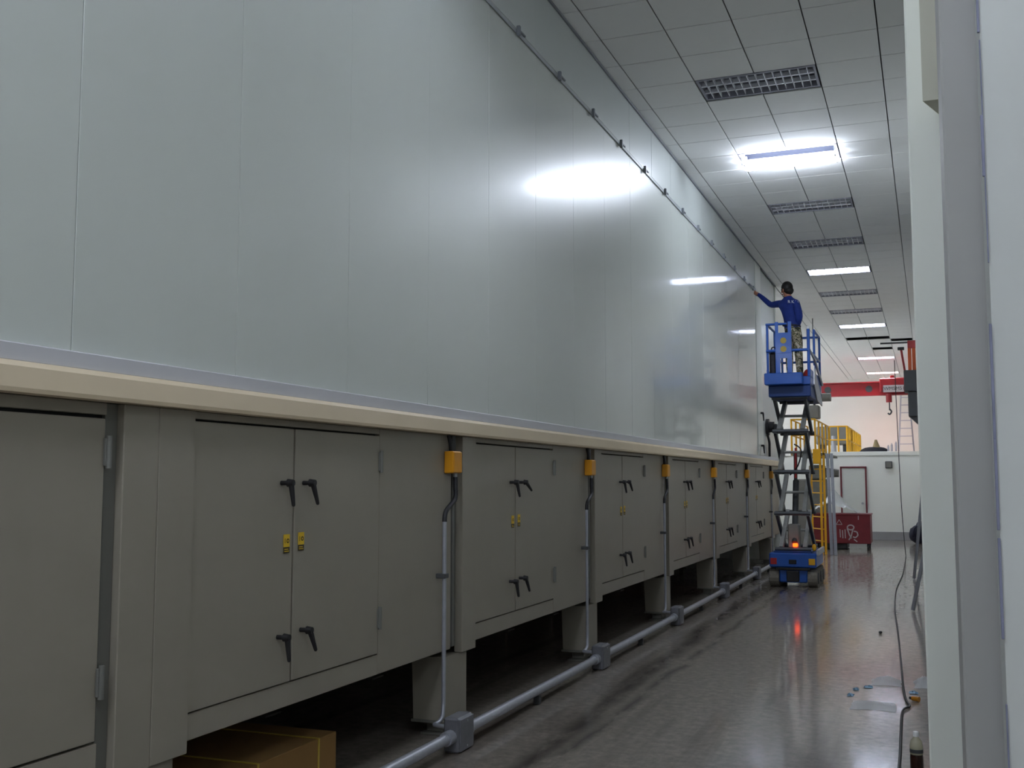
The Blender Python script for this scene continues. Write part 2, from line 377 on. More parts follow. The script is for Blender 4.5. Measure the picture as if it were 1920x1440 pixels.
# ---- other walls
struct(B(-7.2, .6, 33, 33.2, 0, 2.44).build('wall_back', M_white), 'white wall below the mezzanine')
struct(B(-7.2, .6, 32.97, 48, 2.44, 2.56, c=.01).build('trim_4', M_white), 'white edge slab of the mezzanine floor')
struct(B(-7.2, .6, 47.6, 47.8, 2.56, CEIL + .16).build('wall_back_upper', M_white), 'white upper wall behind the mezzanine')
struct(B(.25, .45, 5.1, 48, 0, CEIL + .16).build('wall_right', M_white), 'white wall along the right of the aisle')
struct(B(-7.4, -7.2, 24, 48, 0, CEIL + .16).build('wall_far_left', M_white), 'white side wall of the hall beyond the booth')
struct(B(-7.2, 4.2, -6.4, -6.2, 0, CEIL + .16).build('wall_front', M_white), 'white wall closing the hall')
struct(B(4.0, 4.2, -6.2, 3.0, 0, CEIL + .16).build('wall_side_bay', M_white), 'white side wall of the bay')
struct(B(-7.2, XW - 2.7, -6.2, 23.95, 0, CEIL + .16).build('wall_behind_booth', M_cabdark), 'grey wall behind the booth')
struct(MB().box(.1645, 4.1, 3.0, 3.2, 0, CEIL + .16).build('wall_bay', M_plaster), 'rough white plastered wall beside the columns')
cb = struct(B(-.032, .5, 4.5, 5.1, 0, CEIL + .16, c=.006).build('trim_5', M_col), 'greenish white painted column')
cc = struct(B(.0705, .6, 3.22, 3.7, 0, CEIL + .16, c=.006).build('trim_6', M_colg), 'grey painted column')
# beam end on the greenish column, wedge shape stands in for its shadow
struct(MB().prism([(.02585, 4.3), (.5, 4.3), (.5, 4.498), (.0905, 4.498)], 'z', 3.157, CEIL).build('trim_7', M_beam), 'beam end against the column, wedge shaped to stand for its shadow')
# joint strip: broken blue-grey line between plaster and column
jt = MB(); rng = random.Random(3); z = .05
while z < 5.8:
    l = rng.uniform(.12, .4); w = rng.uniform(.003, .0075)
    jt.box(.1645 - w, .1646, 2.992, 3.0, z, z + l, c=.001); z += l + rng.choice((.0, .02, .16))
struct(jt.build('trim_8', M_joint), 'broken blue grey joint line at the edge of the plaster wall')
struct(B(-7.2, .25, 32.955, 33.0, 0, .235, c=.004).build('baseboard_back', M_skirt), 'grey painted band at the foot of the back wall')
# back door
d1 = struct(link('door_1', B(-.345, .345, -.02, 0, 0, 2.07, c=.003).mesh('door_1', M_door), (-2.06, 32.98, .0)), 'white door with maroon frame')
for x in (-2.43, -1.735): B(x, x + .045, 32.93, 32.985, 0, 2.12, c=.004).build('door_frame', M_maroon, d1)
B(-2.43, -1.69, 32.93, 32.985, 2.08, 2.125, c=.004).build('door_frame', M_maroon, d1)
MB().cyl((-1.82, 32.96, 1.05), (-1.82, 32.9, 1.05), .035).build('door_knob', M_steel, d1)
q = thing('wall_box', 'small dark grey square box on the white back wall beside the door', 'box', (-1.07, 32.9, 2.07))
B(-1.165, -.975, 32.9, 33.0, 2.07, 2.27, c=.008).build('body', M_dark, q)
B(-1.145, -.995, 32.885, 32.9, 2.09, 2.25, c=.005).build('cover', M_mach, q)

# ================================================================== ceiling lights
def lamp(k, lit, louver, warm=False, label='', y0=None, x0=-2.23, x1=-.955, group=None, ntubes=3):
    y0 = TY0 + k * LAMP_P if y0 is None else y0; y1 = y0 + .64
    x0 += .012; x1 -= .012; y0 += .012
    L = thing('ceiling_light', label, 'ceiling light', ((x0 + x1) / 2, (y0 + y1) / 2, CEIL), group)
    tm = (M_tubew if warm else M_tube) if lit else M_tubeoff
    f = MB()
    f.box(x0, x1, y0, y0 + .025, CEIL - .004, CEIL + .1).box(x0, x1, y1 - .025, y1, CEIL - .004, CEIL + .1)
    f.box(x0, x0 + .025, y0 + .025, y1 - .025, CEIL - .004, CEIL + .1).box(x1 - .025, x1, y0 + .025, y1 - .025, CEIL - .004, CEIL + .1)
    f.build('housing', M_lampdark, L)
    B(x0, x1, y0, y1, CEIL + .1, CEIL + .112).build('tray', M_tbar if lit and louver else M_lampdark if louver else M_traydk, L)  # tray colour imitates the light: white when lit, grey when unlit
    n = 3 if louver else 2
    for i in range(n):
        if i >= ntubes: tm = M_tubeoff
        if louver: y = y0 + (i + .5) * (y1 - y0) / n; z = CEIL + .065
        else: y = y0 + (.25 + .5 * i) * (y1 - y0); z = CEIL - .075
        MB().cyl((x0 + .04, y, z), (x1 - .04, y, z), .016 if louver else .026, n=12).build('tube', tm, L)
        if not louver:
            for x in (x0 + .03, x1 - .03): B(x - .012, x + .012, y - .02, y + .02, CEIL - .105, CEIL + .1).build('tube_holder', M_cap, L)
    if louver:
        for i in range(1, n):
            y = y0 + i * (y1 - y0) / n; B(x0 + .026, x1 - .026, y - .012, y + .012, CEIL, CEIL + .045).build('louver_rail', M_refl, L)
        nb = 13; bmesh_ = B(-.004, .004, -(y1 - y0) / 2 + .027, (y1 - y0) / 2 - .027, 0, .042).mesh('louver_blade', M_refl)
        for j in range(1, nb + 1):
            x = x0 + j * (x1 - x0) / (nb + 1); link('louver_blade', bmesh_, (x, (y0 + y1) / 2, CEIL), L)
    return L
lamp(0, False, True, label='unlit three-row louvred ceiling light, last before the bare bright tubes')
lamp(1, True, False, label='pair of bare bright fluorescent tubes with no louvre')
lamp(2, False, True, label='unlit louvred ceiling light, first beyond the bare bright tubes')
lamp(3, False, True, label='unlit louvred ceiling light, second beyond the bare bright tubes')
lamp(4, True, True, label='lit white louvred ceiling light, first lit one beyond the bare tubes')
lamp(5, False, True, label='unlit louvred ceiling light just past the first lit louvred one')
lamp(6, False, True, label='unlit louvred ceiling light just before the second lit louvred one')
lamp(7, True, True, label='lit white louvred ceiling light beside the missing ceiling tiles')
lamp(10, True, True, label='lit white louvred ceiling light beyond the missing ceiling tiles')
lamp(12, True, True, warm=True, label='pinkish lit ceiling light behind the red crane beam')
lamp(-1, False, True, label='unlit louvred ceiling light between the first cabinet and the bare tubes')
lamp(-2, True, True, ntubes=2, label='lit louvred ceiling light over the widest cabinet door')
lamp(-5, True, False, label='lit bare tube ceiling light near the closing wall of the hall')
lamp(-4, True, False, label='added bare tube light behind the camera position, brightening the column')  # extra lamp out of frame, added to brighten the column faces
for k, y in enumerate((26.5, 30.5, 34.5, 38.5, 42.5)):  # unseen lamps added behind the booth end to lift the far end
    lamp(0, True, False, y0=y, x0=-6.97, x1=-5.7, label='added hidden bare tube light over the hall beyond the booth, %s from the booth' % ORD[k])
lamp(0, True, False, y0=-1.0, x0=1.4, x1=2.7, label='added bare tube light, out of view over the side bay')  # fill lamp added out of view in the bay

# ================================================================== rail with brackets on the wall
rail = thing('wall_rail', 'thin galvanised rail with small brackets high on the white panel wall', 'rail', (XW, 8.0, 5.36))
B(XW + .004, XW + .016, -5, 20.6, 5.366, 5.398, c=.003).build('rail_strip', M_trail, rail)
bk = MB().box(0, .03, -.015, .015, -.04, .045, c=.003).box(.012, .03, .015, .13, -.004, .012, c=.002).mesh('bracket', M_trimc)
for k in range(-6, 13):
    y = 7.92 + 1.052 * k
    link('bracket', bk, (XW + .016, y, 5.38), rail)

# ================================================================== base cabinets
P0 = 3.688; PP = 3.178; XF = -3.06
DT = 1.968; DB = .69; CB = .567
def handle(ydir, y, z, ang, parent):
    m = MB(); m.cyl((0, 0, 0), (.045, 0, 0), .012, n=10).cyl((.04, 0, 0), (.072, 0, 0), .021, .017, n=12)
    d = Vector((.012, math.sin(ang) * .11, -math.cos(ang) * .11)); c = Vector((.058, 0, 0))
    m.cyl(c, c + d, .0155, .0095, n=10); m.ball(c + d, .0095, .0095, .0095, 8, 6)
    return link('handle', m.mesh('handle', M_black), (XF + .008, y, z), parent)
def warn_label(y, z, parent, dirn=1):
    m = MB(); w = .055; h = .095
    m.box(0, .0015, -w / 2, w / 2, h * .33, h, mi=0).box(0, .0015, -w / 2, w / 2, 0, h * .33, mi=1)
    m.box(.0015, .002, -.017, -.013, .05, .075, mi=1)
    m.cyl((.0014, .01, .062), (.0022, .01, .062), .012, n=12, mi=1).cyl((.002, .01, .062), (.0026, .01, .062), .006, n=10, mi=0)
    m.box(.0015, .002, -.02, .02, .008, .012, mi=0).box(.0015, .002, -.02, .014, .018, .022, mi=0)
    l = link('warning_label', m.mesh('warning_label', [M_ylab, M_ydark]), (XF + .009, y, z), parent); l['label'] = 'yellow warning label with black print'; return l
def hinge(y, z, parent):
    m = MB().cyl((XF + .018, y, z), (XF + .018, y, z + .13), .0115, n=10).box(XF + .004, XF + .018, y - .018, y + .018, z + .01, z + .12, c=.002)
    return m.build('hinge', M_hinge, parent)
rng = random.Random(11)
HA = [[(.06, .28), (.02, .36)], [(.25, .95), (.12, .42)], [(.2, .6), (.16, .4)], [(.22, .42), (.2, .36)], [(.2, .4), (.2, .3)], [(.2, .5), (.25, .5)]]
def cabinet(i):
    y0 = P0 + PP * i; full = i < 6
    y1 = y0 + PP if full else 23.9
    lab = ('two-door grey cabinet next to the wide single-door cabinet' if i == 0 else
           '%s two-door grey cabinet counted from the wide single-door cabinet' % ORD[i]) if full else 'last short grey cabinet section at the end of the cream ledge'
    c = thing('base_cabinet', lab, 'cabinet', ((XF - .9), (y0 + y1) / 2, CB), 'grey base cabinets under the cream ledge')
    yb1 = y1 - .004
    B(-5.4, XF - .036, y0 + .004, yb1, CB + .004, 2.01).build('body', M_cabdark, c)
    B(XF - .04, XW + .012, y0, y0 + .238, CB - .045, 2.012, c=.004).build('pilaster', M_cab, c)
    if not full:
        B(XF - .034, XF, y0 + .242, yb1, CB, 2.012, c=.003).build('side_panel', M_cab, c); return c
    B(XF - .034, XF, y0 + .24, y0 + 1.993, CB, DB - .008, c=.003).build('bottom_rail', M_cab, c)
    B(XF - .034, XF, y0 + .24, y0 + 1.993, DT + .01, 2.012, c=.003).build('top_rail', M_cab, c)
    B(XF - .034, XF, y0 + 1.996, y0 + 3.03, CB, 2.012, c=.003).build('side_panel', M_cab, c)
    B(XF - .037, XF - .03, y0 + 3.03, yb1, CB, 2.012).build('recess', M_cabdark, c)
    B(XF - .0365, XF - .03, y0 + .24, y0 + 1.993, DB - .008, DT + .01).build('gasket', M_gasket, c)
    B(XF - .03, XF - .006, y0 + 3.075, y0 + 3.1, CB + .01, 2.0, c=.003).build('recess_strip', M_hinge, c)
    a = HA[i % len(HA)]
    d = B(XF - .028, XF + .006, y0 + .25, y0 + 1.057, DB, DT, c=.002).build('door', M_cab, c)
    handle(-1, y0 + .945, 1.69, a[0][0], d); handle(-1, y0 + .935, .925, a[1][0], d); warn_label(y0 + 1.0, 1.335, d)
    d = B(XF - .028, XF + .006, y0 + 1.074, y0 + 1.984, DB, DT, c=.002).build('door', M_cab, c)
    handle(1, y0 + 1.15, 1.69, a[0][1], d); handle(1, y0 + 1.145, .935, a[1][1], d); warn_label(y0 + 1.135, 1.34, d)
    hinge(y0 + 1.99, 1.75, d); hinge(y0 + 1.99, .83, d)
    return c
for i in range(7): cabinet(i)
# wide single-door cabinet
c = thing('base_cabinet', 'wide grey cabinet with a single big door and dark recess at its hinges', 'cabinet', (XF - .9, 2.0, CB), 'grey base cabinets under the cream ledge')
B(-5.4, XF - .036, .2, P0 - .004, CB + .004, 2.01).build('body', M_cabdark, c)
B(XF - .04, XW + .012, 3.472, P0 - .003, CB - .045, 2.012, c=.004).build('cover_strip', M_cab, c)
B(XF - .037, XF - .03, .2, 3.47, DB - .01, 2.012).build('gasket', M_gasket, c)
B(XF - .036, XF - .012, 3.4, 3.47, CB, 2.012, c=.003).build('recess', M_cabdark, c)
B(XF - .03, XF, .2, 3.4, CB, DB - .01, c=.003).build('bottom_rail', M_cab, c)
B(XF - .03, XF - .004, .2, 3.4, DT - .005, 2.012, c=.003).build('top_rail', M_cab, c)
d = B(XF - .028, XF + .004, .7, 3.385, DB, DT - .02, c=.004).build('door', M_cab, c)
for z in (1.75, .85): hinge(3.392, z, d)

# ================================================================== legs, pipes and boxes at each cabinet joint
def joint(i):
    ys = P0 + PP * (i + 1)                         # pilaster start of the next cabinet
    nm = ORD[i] + ' from the wide cabinet'
    y0, y1 = ys - .226, ys + .128
    lg = thing('support_leg', 'grey tapered steel leg, ' + nm, 'leg', (XF - .15, (y0 + y1) / 2, 0), 'support legs under the cabinets')
    MB().prism([(XF - .002, .105), (XF - .002, CB - .048), (XF - .25, CB - .048), (XF - .235, .105)], 'y', y0, y1).build('post', M_cab, lg)
    B(XF - .25, XF + .002, y0 - .01, y1 + .01, .085, .104, c=.003).build('base_plate', M_foot, lg)
    B(XF - .17, XF - .05, y0 + .07, y1 - .07, .012, .085, c=.006).build('foot', M_foot, lg)
    B(XF - .2, XF - .02, y0 + .03, y1 - .03, 0, .012, c=.002).build('foot_pad', M_foot, lg)
    # yellow junction box
    yb = ys - .268
    bx = thing('junction_box', 'small yellow orange wall box, ' + nm, 'junction box', (XF + .035, yb + .07, 1.75), 'yellow boxes under the ledge')
    B(XF + .001, XF + .068, yb, yb + .142, 1.752, 1.902, c=.006).build('body', M_ybox, bx)
    B(XF + .068, XF + .074, yb + .006, yb + .136, 1.758, 1.896, c=.002).build('lid', M_ybox, bx)
    MB().cyl((XF + .04, yb + .1, 1.752), (XF + .04, yb + .1, 1.728), .014, n=10).build('gland', M_steel, bx)
    # cables going up behind the ledge
    cb_ = thing('supply_cable', 'short black cables between ledge and yellow box, ' + nm, 'cable', (XF + .03, yb + .07, 1.9), 'short cables above the yellow boxes')
    MB().tube([(XF + .03, yb + .05, 1.9), (XF + .028, yb + .04, 1.96), (XF + .02, yb + .03, 2.012)], .013, sub=4).build('cable', M_hose, cb_)
    B(XF + .002, XF + .022, yb + .085, yb + .15, 1.904, 2.012, c=.004).build('flat_cable', M_hose, cb_)
    # riser: black hose, steel pipe, clamp
    yc = ys - .36; xc = XF + .05
    rs = thing('conduit_riser', 'thin steel riser pipe with black hose on top, ' + nm, 'conduit', (xc, yc, .2), 'steel riser pipes')
    MB().tube([(XF + .04, yb + .1, 1.727), (XF + .042, yb + .1, 1.66), (XF + .046, yb + .085, 1.58), (xc, yc + .025, 1.5), (xc, yc, 1.43)], .0165, n=10, sub=6).build('hose', M_hose, rs)
    MB().tube([(xc, yc, 1.43), (xc, yc, .8), (xc, yc, .3), (xc + .0, yc - .005, .22), (xc + .005, yc - .03, .17), (xc + .01, yc - .1, .15), (xc + .012, yc - .16, .148)], .0145, n=10, sub=4).build('pipe', M_galv, rs)
    B(XF + .001, xc + .02, yc - .03, yc + .03, 1.06, 1.09, c=.003).build('clamp', M_dark, rs)
    # floor box
    yq = ys - .6
    fb = thing('floor_box', 'grey cast pull box on the floor pipe, ' + nm, 'junction box', (-2.84, yq + .11, 0), 'cast boxes on the floor pipe')
    B(-2.9, -2.795, yq, yq + .23, 0, .215, c=.012).build('body', M_cast, fb)
    B(-2.795, -2.785, yq + .008, yq + .222, .008, .207, c=.004).build('cover', M_cast, fb)
    for z in (.03, .185): MB().cyl((-2.785, yq + .115, z), (-2.781, yq + .115, z), .008, n=8).build('screw', M_steel, fb)
    for a, b in ((yq - .075, yq), (yq + .23, yq + .29)): MB().cyl((-2.85, a, .1), (-2.85, b, .1), .045, n=14).build('hub', M_galv, fb)
    MB().tube([(xc + .012, yc - .162, .148), (-2.96, yc - .18, .148), (-2.9, yc - .19, .148)], .0145, sub=3).build('side_entry', M_galv, fb)
    return yq
yqs = [joint(i) for i in range(6)]
prev = 2.2
for i, yq in enumerate(yqs + [23.9]):
    lab = 'straight steel pipe along the floor up to the %s cast box' % ORD[i] if i < 6 else 'straight steel pipe along the floor past the last cast box'
    p = MB().cyl((-2.85, prev, .1), (-2.85, yq - .076 if i < 6 else 23.9, .1), .034, n=16).build('floor_pipe', M_galv)
    tag(p, lab, 'pipe', 'floor pipe lengths'); prev = yq + .291
    if i == 6: break
for k, y in enumerate([3.0] + [yqs[i] + 1.6 for i in range(6)]):   # saddles under the pipe
    s = MB().box(-2.875, -2.825, y - .02, y + .02, 0, .066, c=.003)
    tag(s.build('pipe_saddle', M_dark), 'small dark saddle under the steel floor pipe', 'pipe support', 'pipe saddles on the floor')
# leg under the first pilaster and thin rear posts
lg = thing('support_leg', 'grey tapered steel leg beside the cardboard box, nearest the wide single-door cabinet', 'leg', (XF - .15, 3.7, 0), 'support legs under the cabinets')
MB().prism([(XF - .002, .105), (XF - .002, CB - .048), (XF - .25, CB - .048), (XF - .235, .105)], 'y', 3.475, 3.86).build('post', M_cab, lg)
B(XF - .22, XF + .002, 3.465, 3.87, .0, .104, c=.003).build('foot', M_foot, lg)
k = 0
for y in [5.2 + 1.589 * j for j in range(12)]:
    r = thing('rear_post', 'thin grey post deep in the shade under the cabinets', 'post', (-4.6, y, 0), 'rear posts under the cabinets')
    B(-4.64, -4.56, y - .04, y + .04, .015, CB + .003, c=.004).build('post', M_cab, r)
    B(-4.7, -4.5, y - .1, y + .1, 0, .015, c=.002).build('base_plate', M_foot, r)
# cardboard box with straps
cx = thing('cardboard_box', 'flat brown cardboard carton with yellow straps under the cabinet', 'carton', (-3.6, 4.75, 0))
B(-4.0, -3.22, 4.05, 5.5, 0, .268, c=.004).build('carton', M_card, cx)
for y in (4.72, 5.3): MB().box(-4.003, -3.217, y, y + .014, .268, .272).box(-3.22, -3.216, y, y + .014, 0.0, .272).build('strap', M_strap, cx)

# ---- latches and round device at the far end of the panel wall
for z in (3.03, 2.39):
    m = MB().cyl((XW + .012, 21.3, z), (XW + .07, 21.3, z), .02, n=10).cyl((XW + .06, 21.3, z), (XW + .065, 21.34, z - .15), .018, .011, n=8)
    m.build('latch', M_black, wl)
q = thing('rotary_switch', 'black round switch with hanging cable on the end of the panel wall', 'switch', (XW + .1, 22.3, 2.2))
MB().cyl((XW - .018, 22.3, 2.8), (XW + .04, 22.3, 2.8), .17, n=20).cyl((XW + .04, 22.3, 2.8), (XW + .14, 22.3, 2.8), .11, n=18).build('body', M_black, q)
B(XW + .14, XW + .2, 22.22, 22.38, 2.74, 2.86, c=.01).build('knob', M_dark, q)
MB().tube([(XW + .0, 22.3, 2.64), (XW + .03, 22.32, 2.5), (XW + .02, 22.4, 2.35), (XW + .02, 22.4, 2.2)], .025, sub=4).build('cable', M_hose, q)

# ================================================================== scissor lift
LX = -2.085
L = thing('scissor_lift', 'blue raised scissor lift on crawler tracks in the aisle', 'lift', (LX, 18.4, 0))
B(LX - .37, LX + .37, 17.83, 19.0, .31, .545, c=.02).build('chassis', M_blue, L)
B(LX - .22, LX + .22, 17.86, 18.95, .07, .31, c=.02).build('lower_chassis', M_blue, L)
B(LX - .1, LX + .1, 17.81, 17.86, .09, .26, c=.01).build('tow_plate', M_black, L)
B(LX - .27, LX + .27, 17.815, 17.84, .27, .31, c=.005).build('bumper', M_black, L)
for s in (-1, 1):
    xa = LX + s * .30
    tr = MB(); y0, y1, r = 17.98, 18.86, .14
    prof = [(y0 + math.cos(a) * r * 1.0, .142 + math.sin(a) * r) for a in [R(90 + 22.5 * k) for k in range(9)]] + [(y1 + math.cos(a) * r, .142 + math.sin(a) * r) for a in [R(-90 + 22.5 * k) for k in range(9)]]
    tr.prism(prof, 'x', xa - .075, xa + .075)
    tk = tr.build('track', M_rubber, L)
    for j in range(22):
        yy = y0 + (y1 - y0) * (j % 11) / 10; zz = .001 if j < 11 else .283
        B(xa - .078, xa + .078, yy - .018, yy + .018, zz, zz + .006).build('track_pad', M_rubber, tk) if j >= 11 else None
    for yy in (y0, (y0 + y1) / 2, y1): MB().cyl((xa + s * .075, yy, .142), (xa + s * .09, yy, .142), .09, n=16).build('road_wheel', M_dark, tk)
    B(xa - .05, xa + .05, 17.82, 17.832, .36, .46, c=.002).build('tail_lamp', M_redl if s < 0 else M_yell, L)
B(LX - .06, LX + .06, 17.815, 17.832, .37, .44, c=.02).build('hand_hole', M_black, L)
B(LX + .36, LX + .40, 17.9, 18.95, .5, .6, c=.01).build('side_tray', M_alu, L)
zl = [.6, 1.175, 1.85, 2.515, 3.06]; yn, yf = 17.93, 18.92
B(LX - .3, LX + .3, 17.88, 18.98, .545, .575, c=.005).build('scissor_base', M_bluedk, L)
for k in range(4):
    for s in (-1, 1):
        a, b = ((yn, yf) if k % 2 == 0 else (yf, yn))
        xo, xi = LX + s * .245, LX + s * .185
        MB().bar((xo, yn, zl[k + 1]), (xo, yf, zl[k]), .045, .085).build('scissor_arm', M_arm, L)
        MB().bar((xi, yn, zl[k]), (xi, yf, zl[k + 1]), .06, .1).build('scissor_arm', M_arml, L)
    zm = (zl[k] + zl[k + 1]) / 2
    MB().cyl((LX - .27, (yn + yf) / 2, zm), (LX + .27, (yn + yf) / 2, zm), .022, n=10).build('pivot_bar', M_arml, L)
for k in range(5):
    for y in (yn, yf): MB().cyl((LX - .285, y, zl[k]), (LX + .285, y, zl[k]), .032, n=10).build('cross_bar', M_arm, L)
MB().cyl((LX + .02, 18.0, .7), (LX - .02, 18.75, 1.7), .05, n=12).cyl((LX - .02, 18.7, 1.65), (LX - .03, 18.85, 2.2), .03, n=10).build('hydraulic_cylinder', M_dark, L)
MB().cyl((LX + .02, 18.35, 1.75), (LX + .02, 18.45, 2.25), .018, n=8).build('red_hose', M_redl, L)
B(LX - .09, LX + .09, 18.0, 18.3, .58, 1.0, c=.02).build('pump_unit', M_mach, L)
MB().tube([(LX + .05, 18.0, 2.3), (LX + .16, 17.96, 2.2), (LX + .1, 18.0, 1.95), (LX - .04, 18.1, 1.8)], .012, sub=4).build('hose', M_hose, L)
B(LX - .0, LX + .075, 17.9, 17.96, .64, .695, c=.01).build('beacon', M_beacon, L)
MB().ball((LX + .33, 17.95, .63), .035, .035, .06).build('yellow_cap', M_yell, L)
# platform
px0, px1, py0, py1, DK = -2.43, -1.735, 17.82, 19.75, 3.4
B(px0 + .02, px1, py0 + .02, py1, 3.07, 3.26, c=.015).build('platform_pan', M_bluedk, L)
B(px0, px1, py0, py1, 3.26, DK, c=.01).build('deck', M_blue, L)
B(px0 - .02, px1 - .11, py0 - .16, py0, 3.26, 3.45, c=.012).build('tool_tray', M_blue, L)
for x in (px0, px1 - .012): B(x, x + .012, py0, py1, DK, DK + .12).build('toe_board', M_blue, L)
RT = 4.27
def rtube(pts, name='guard_rail', m=M_blue, r=.02): return MB().tube(pts, r, n=8).build(name, m, L)
rtube([(px1 - .02, py0 + .02, DK), (px1 - .02, py0 + .02, RT - .1)], 'rail_post', r=.026)
MB().ball((px1 - .02, py0 + .02, RT - .08), .028, .028, .03).build('post_cap', M_cap, L)
for y in (py0 + .95, py1 - .02):
    rtube([(px1 - .02, y, DK), (px1 - .02, y, RT)], 'rail_post'); rtube([(px0 + .02, y, DK), (px0 + .02, y, RT)], 'rail_post')
rtube([(px0 + .02, py0 + .02, DK), (px0 + .02, py0 + .02, RT)], 'rail_post')
for z in (RT, 3.83):
    rtube([(px0 + .02, py0 + .02, z), (px0 + .02, py1 - .02, z)]); rtube([(px0 + .02, py1 - .02, z), (px1 - .02, py1 - .02, z)])
    if z != RT: rtube([(px1 - .02, py0 + .02, z), (px1 - .02, py1 - .02, z)])
rtube([(px1 - .02, py0 + .95, RT), (px1 - .02, py1 - .02, RT)])
rtube([(px0 + .0, py0 + .0, RT), (px0 + .34, py0, RT)], 'gate_rail'); rtube([(px0 + .0, py0, 3.83), (px1 - .02, py0, 3.83)], 'gate_rail', r=.024)
rtube([(px1 - .02, py0 + .1, 3.85), (px1 + .02, py0 + .6, 3.72), (px1 + .02, py1 - .1, 3.4)], 'brace', M_alu, r=.022)
MB().prism([(py0 + .5, 3.62), (py1 - .15, 3.1), (py1 - .15, 3.02), (py0 + .9, 3.06), (py0 + .45, 3.3)], 'x', px1 + .004, px1 + .02).build('side_sheet', M_alu, L)
# upright panel with arch cut-out (entry step panel)
ax0, ax1 = px0 + .155, px0 + .415
pan = MB(); zt = 4.3; yy0, yy1 = py0 - .05, py0 - .015
pan.box(ax0, ax1, yy0, yy1, 3.78, 4.12, c=.004).box(ax0, ax0 + .075, yy0, yy1, DK + .02, 3.78).box(ax1 - .075, ax1, yy0, yy1, DK + .02, 3.78)
pan.box(ax0, ax0 + .05, yy0, yy1, 4.12, zt).box(ax1 - .055, ax1, yy0, yy1, 4.12, zt).box(ax0 + .075, ax1 - .075, yy0, yy1, 3.7, 3.78)
p = pan.build('step_panel', M_blue, L)
for z in (3.99, 3.85): MB().cyl(((ax0 + ax1) / 2, yy0 - .004, z), ((ax0 + ax1) / 2, yy0, z), .05, n=12).build('round_label', M_olab, p)
# things carried on the platform
q = thing('tool_bag', 'dark upright tool bag on the lift platform by the wall side', 'bag', (px0 + .1, py0 + .12, DK))
B(px0 + .04, px0 + .155, py0 + .05, py0 + .3, DK, DK + .42, c=.03).build('body', M_tarp, q)
MB().tube([(px0 + .06, py0 + .17, DK + .4), (px0 + .07, py0 + .17, DK + .5), (px0 + .13, py0 + .17, DK + .5), (px0 + .14, py0 + .17, DK + .4)], .012, sub=3).build('strap', M_tarp, q)
q = tag(MB().ball((px1 - .16, py0 + 1.3, DK + .125), .09, .16, .12).build('rag_bundle', M_redl), 'red cloth bundle on the lift platform deck', 'cloth')

# ================================================================== worker
def skin_body(name, joints, bones, kinds, mats, root, parent):
    names = list(joints); idx = {n: i for i, n in enumerate(names)}
    me = bpy.data.meshes.new('tmp'); me.from_pydata([joints[n][0] for n in names], [(idx[a], idx[b]) for a, b in bones], [])
    ob = bpy.data.objects.new('tmp_body', me); COL.objects.link(ob)
    md = ob.modifiers.new('s', 'SKIN'); md.use_smooth_shade = True; md.branch_smoothing = .5
    sv = me.skin_vertices[0].data if me.skin_vertices else None
    if sv is None:
        bm = bmesh.new(); bm.from_mesh(me); bm.verts.layers.skin.verify(); bm.to_mesh(me); bm.free(); sv = me.skin_vertices[0].data
    for n in names:
        r = joints[n][1]; sv[idx[n]].radius = r if isinstance(r, tuple) else (r, r); sv[idx[n]].use_root = (n == root)
    sb = ob.modifiers.new('b', 'SUBSURF'); sb.levels = 2; sb.render_levels = 2
    dg = bpy.context.evaluated_depsgraph_get(); out = bpy.data.meshes.new_from_object(ob.evaluated_get(dg))
    bpy.data.objects.remove(ob, do_unlink=True)
    out.materials.clear()
    for m in mats: out.materials.append(m)
    segs = [(Vector(joints[a][0]), Vector(joints[b][0]), kinds[(a, b)]) for a, b in bones]
    for p in out.polygons:
        c = p.center; best = 1e9
        for a, b, k in segs:
            d = b - a; t = max(0, min(1, (c - a).dot(d) / max(d.length_squared, 1e-9))); e = (a + d * t - c).length
            if e < best: best = e; p.material_index = k
        p.use_smooth = True
    o = WL[parent.name]
    for v in out.vertices: v.co -= o
    out.name = name
    return link(name, out, o, parent)
MY = 19.2
man = thing('person', 'worker in blue long-sleeved shirt reaching out to the rail from the lift', 'person', (-2.13, MY, DK))
V = lambda x, y, z: (x, y, z)
J = {
 'pelvis': (V(-2.14, MY, 4.36), .125), 'belly': (V(-2.17, MY + .01, 4.53), .152), 'chest': (V(-2.21, MY + .03, 4.73), .172), 'upchest': (V(-2.225, MY + .05, 4.85), .125),
 'neck': (V(-2.235, MY + .05, 4.96), .058), 'skull': (V(-2.25, MY + .06, 5.07), .088), 'crown': (V(-2.24, MY + .06, 5.16), .082),
 'shL': (V(-2.36, MY + .14, 4.86), .078), 'elL': (V(-2.56, MY + .32, 4.87), .056), 'wrL': (V(-2.79, MY + .46, 5.1), .04),
 'shR': (V(-2.075, MY - .08, 4.83), .08), 'elR': (V(-2.02, MY - .1, 4.56), .07), 'wrR': (V(-2.1, MY + .06, 4.36), .042),
 'hpL': (V(-2.21, MY + .06, 4.3), .098), 'knL': (V(-2.23, MY + .08, 3.9), .072), 'anL': (V(-2.22, MY + .05, 3.5), .052), 'toL': (V(-2.3, MY + .16, 3.445), .042),
 'hpR': (V(-2.07, MY - .05, 4.3), .1), 'knR': (V(-2.055, MY - .04, 3.9), .075), 'anR': (V(-2.03, MY - .07, 3.5), .055), 'toR': (V(-2.1, MY + .06, 3.445), .042)}
SK, SH, PA, SO = 0, 1, 2, 3
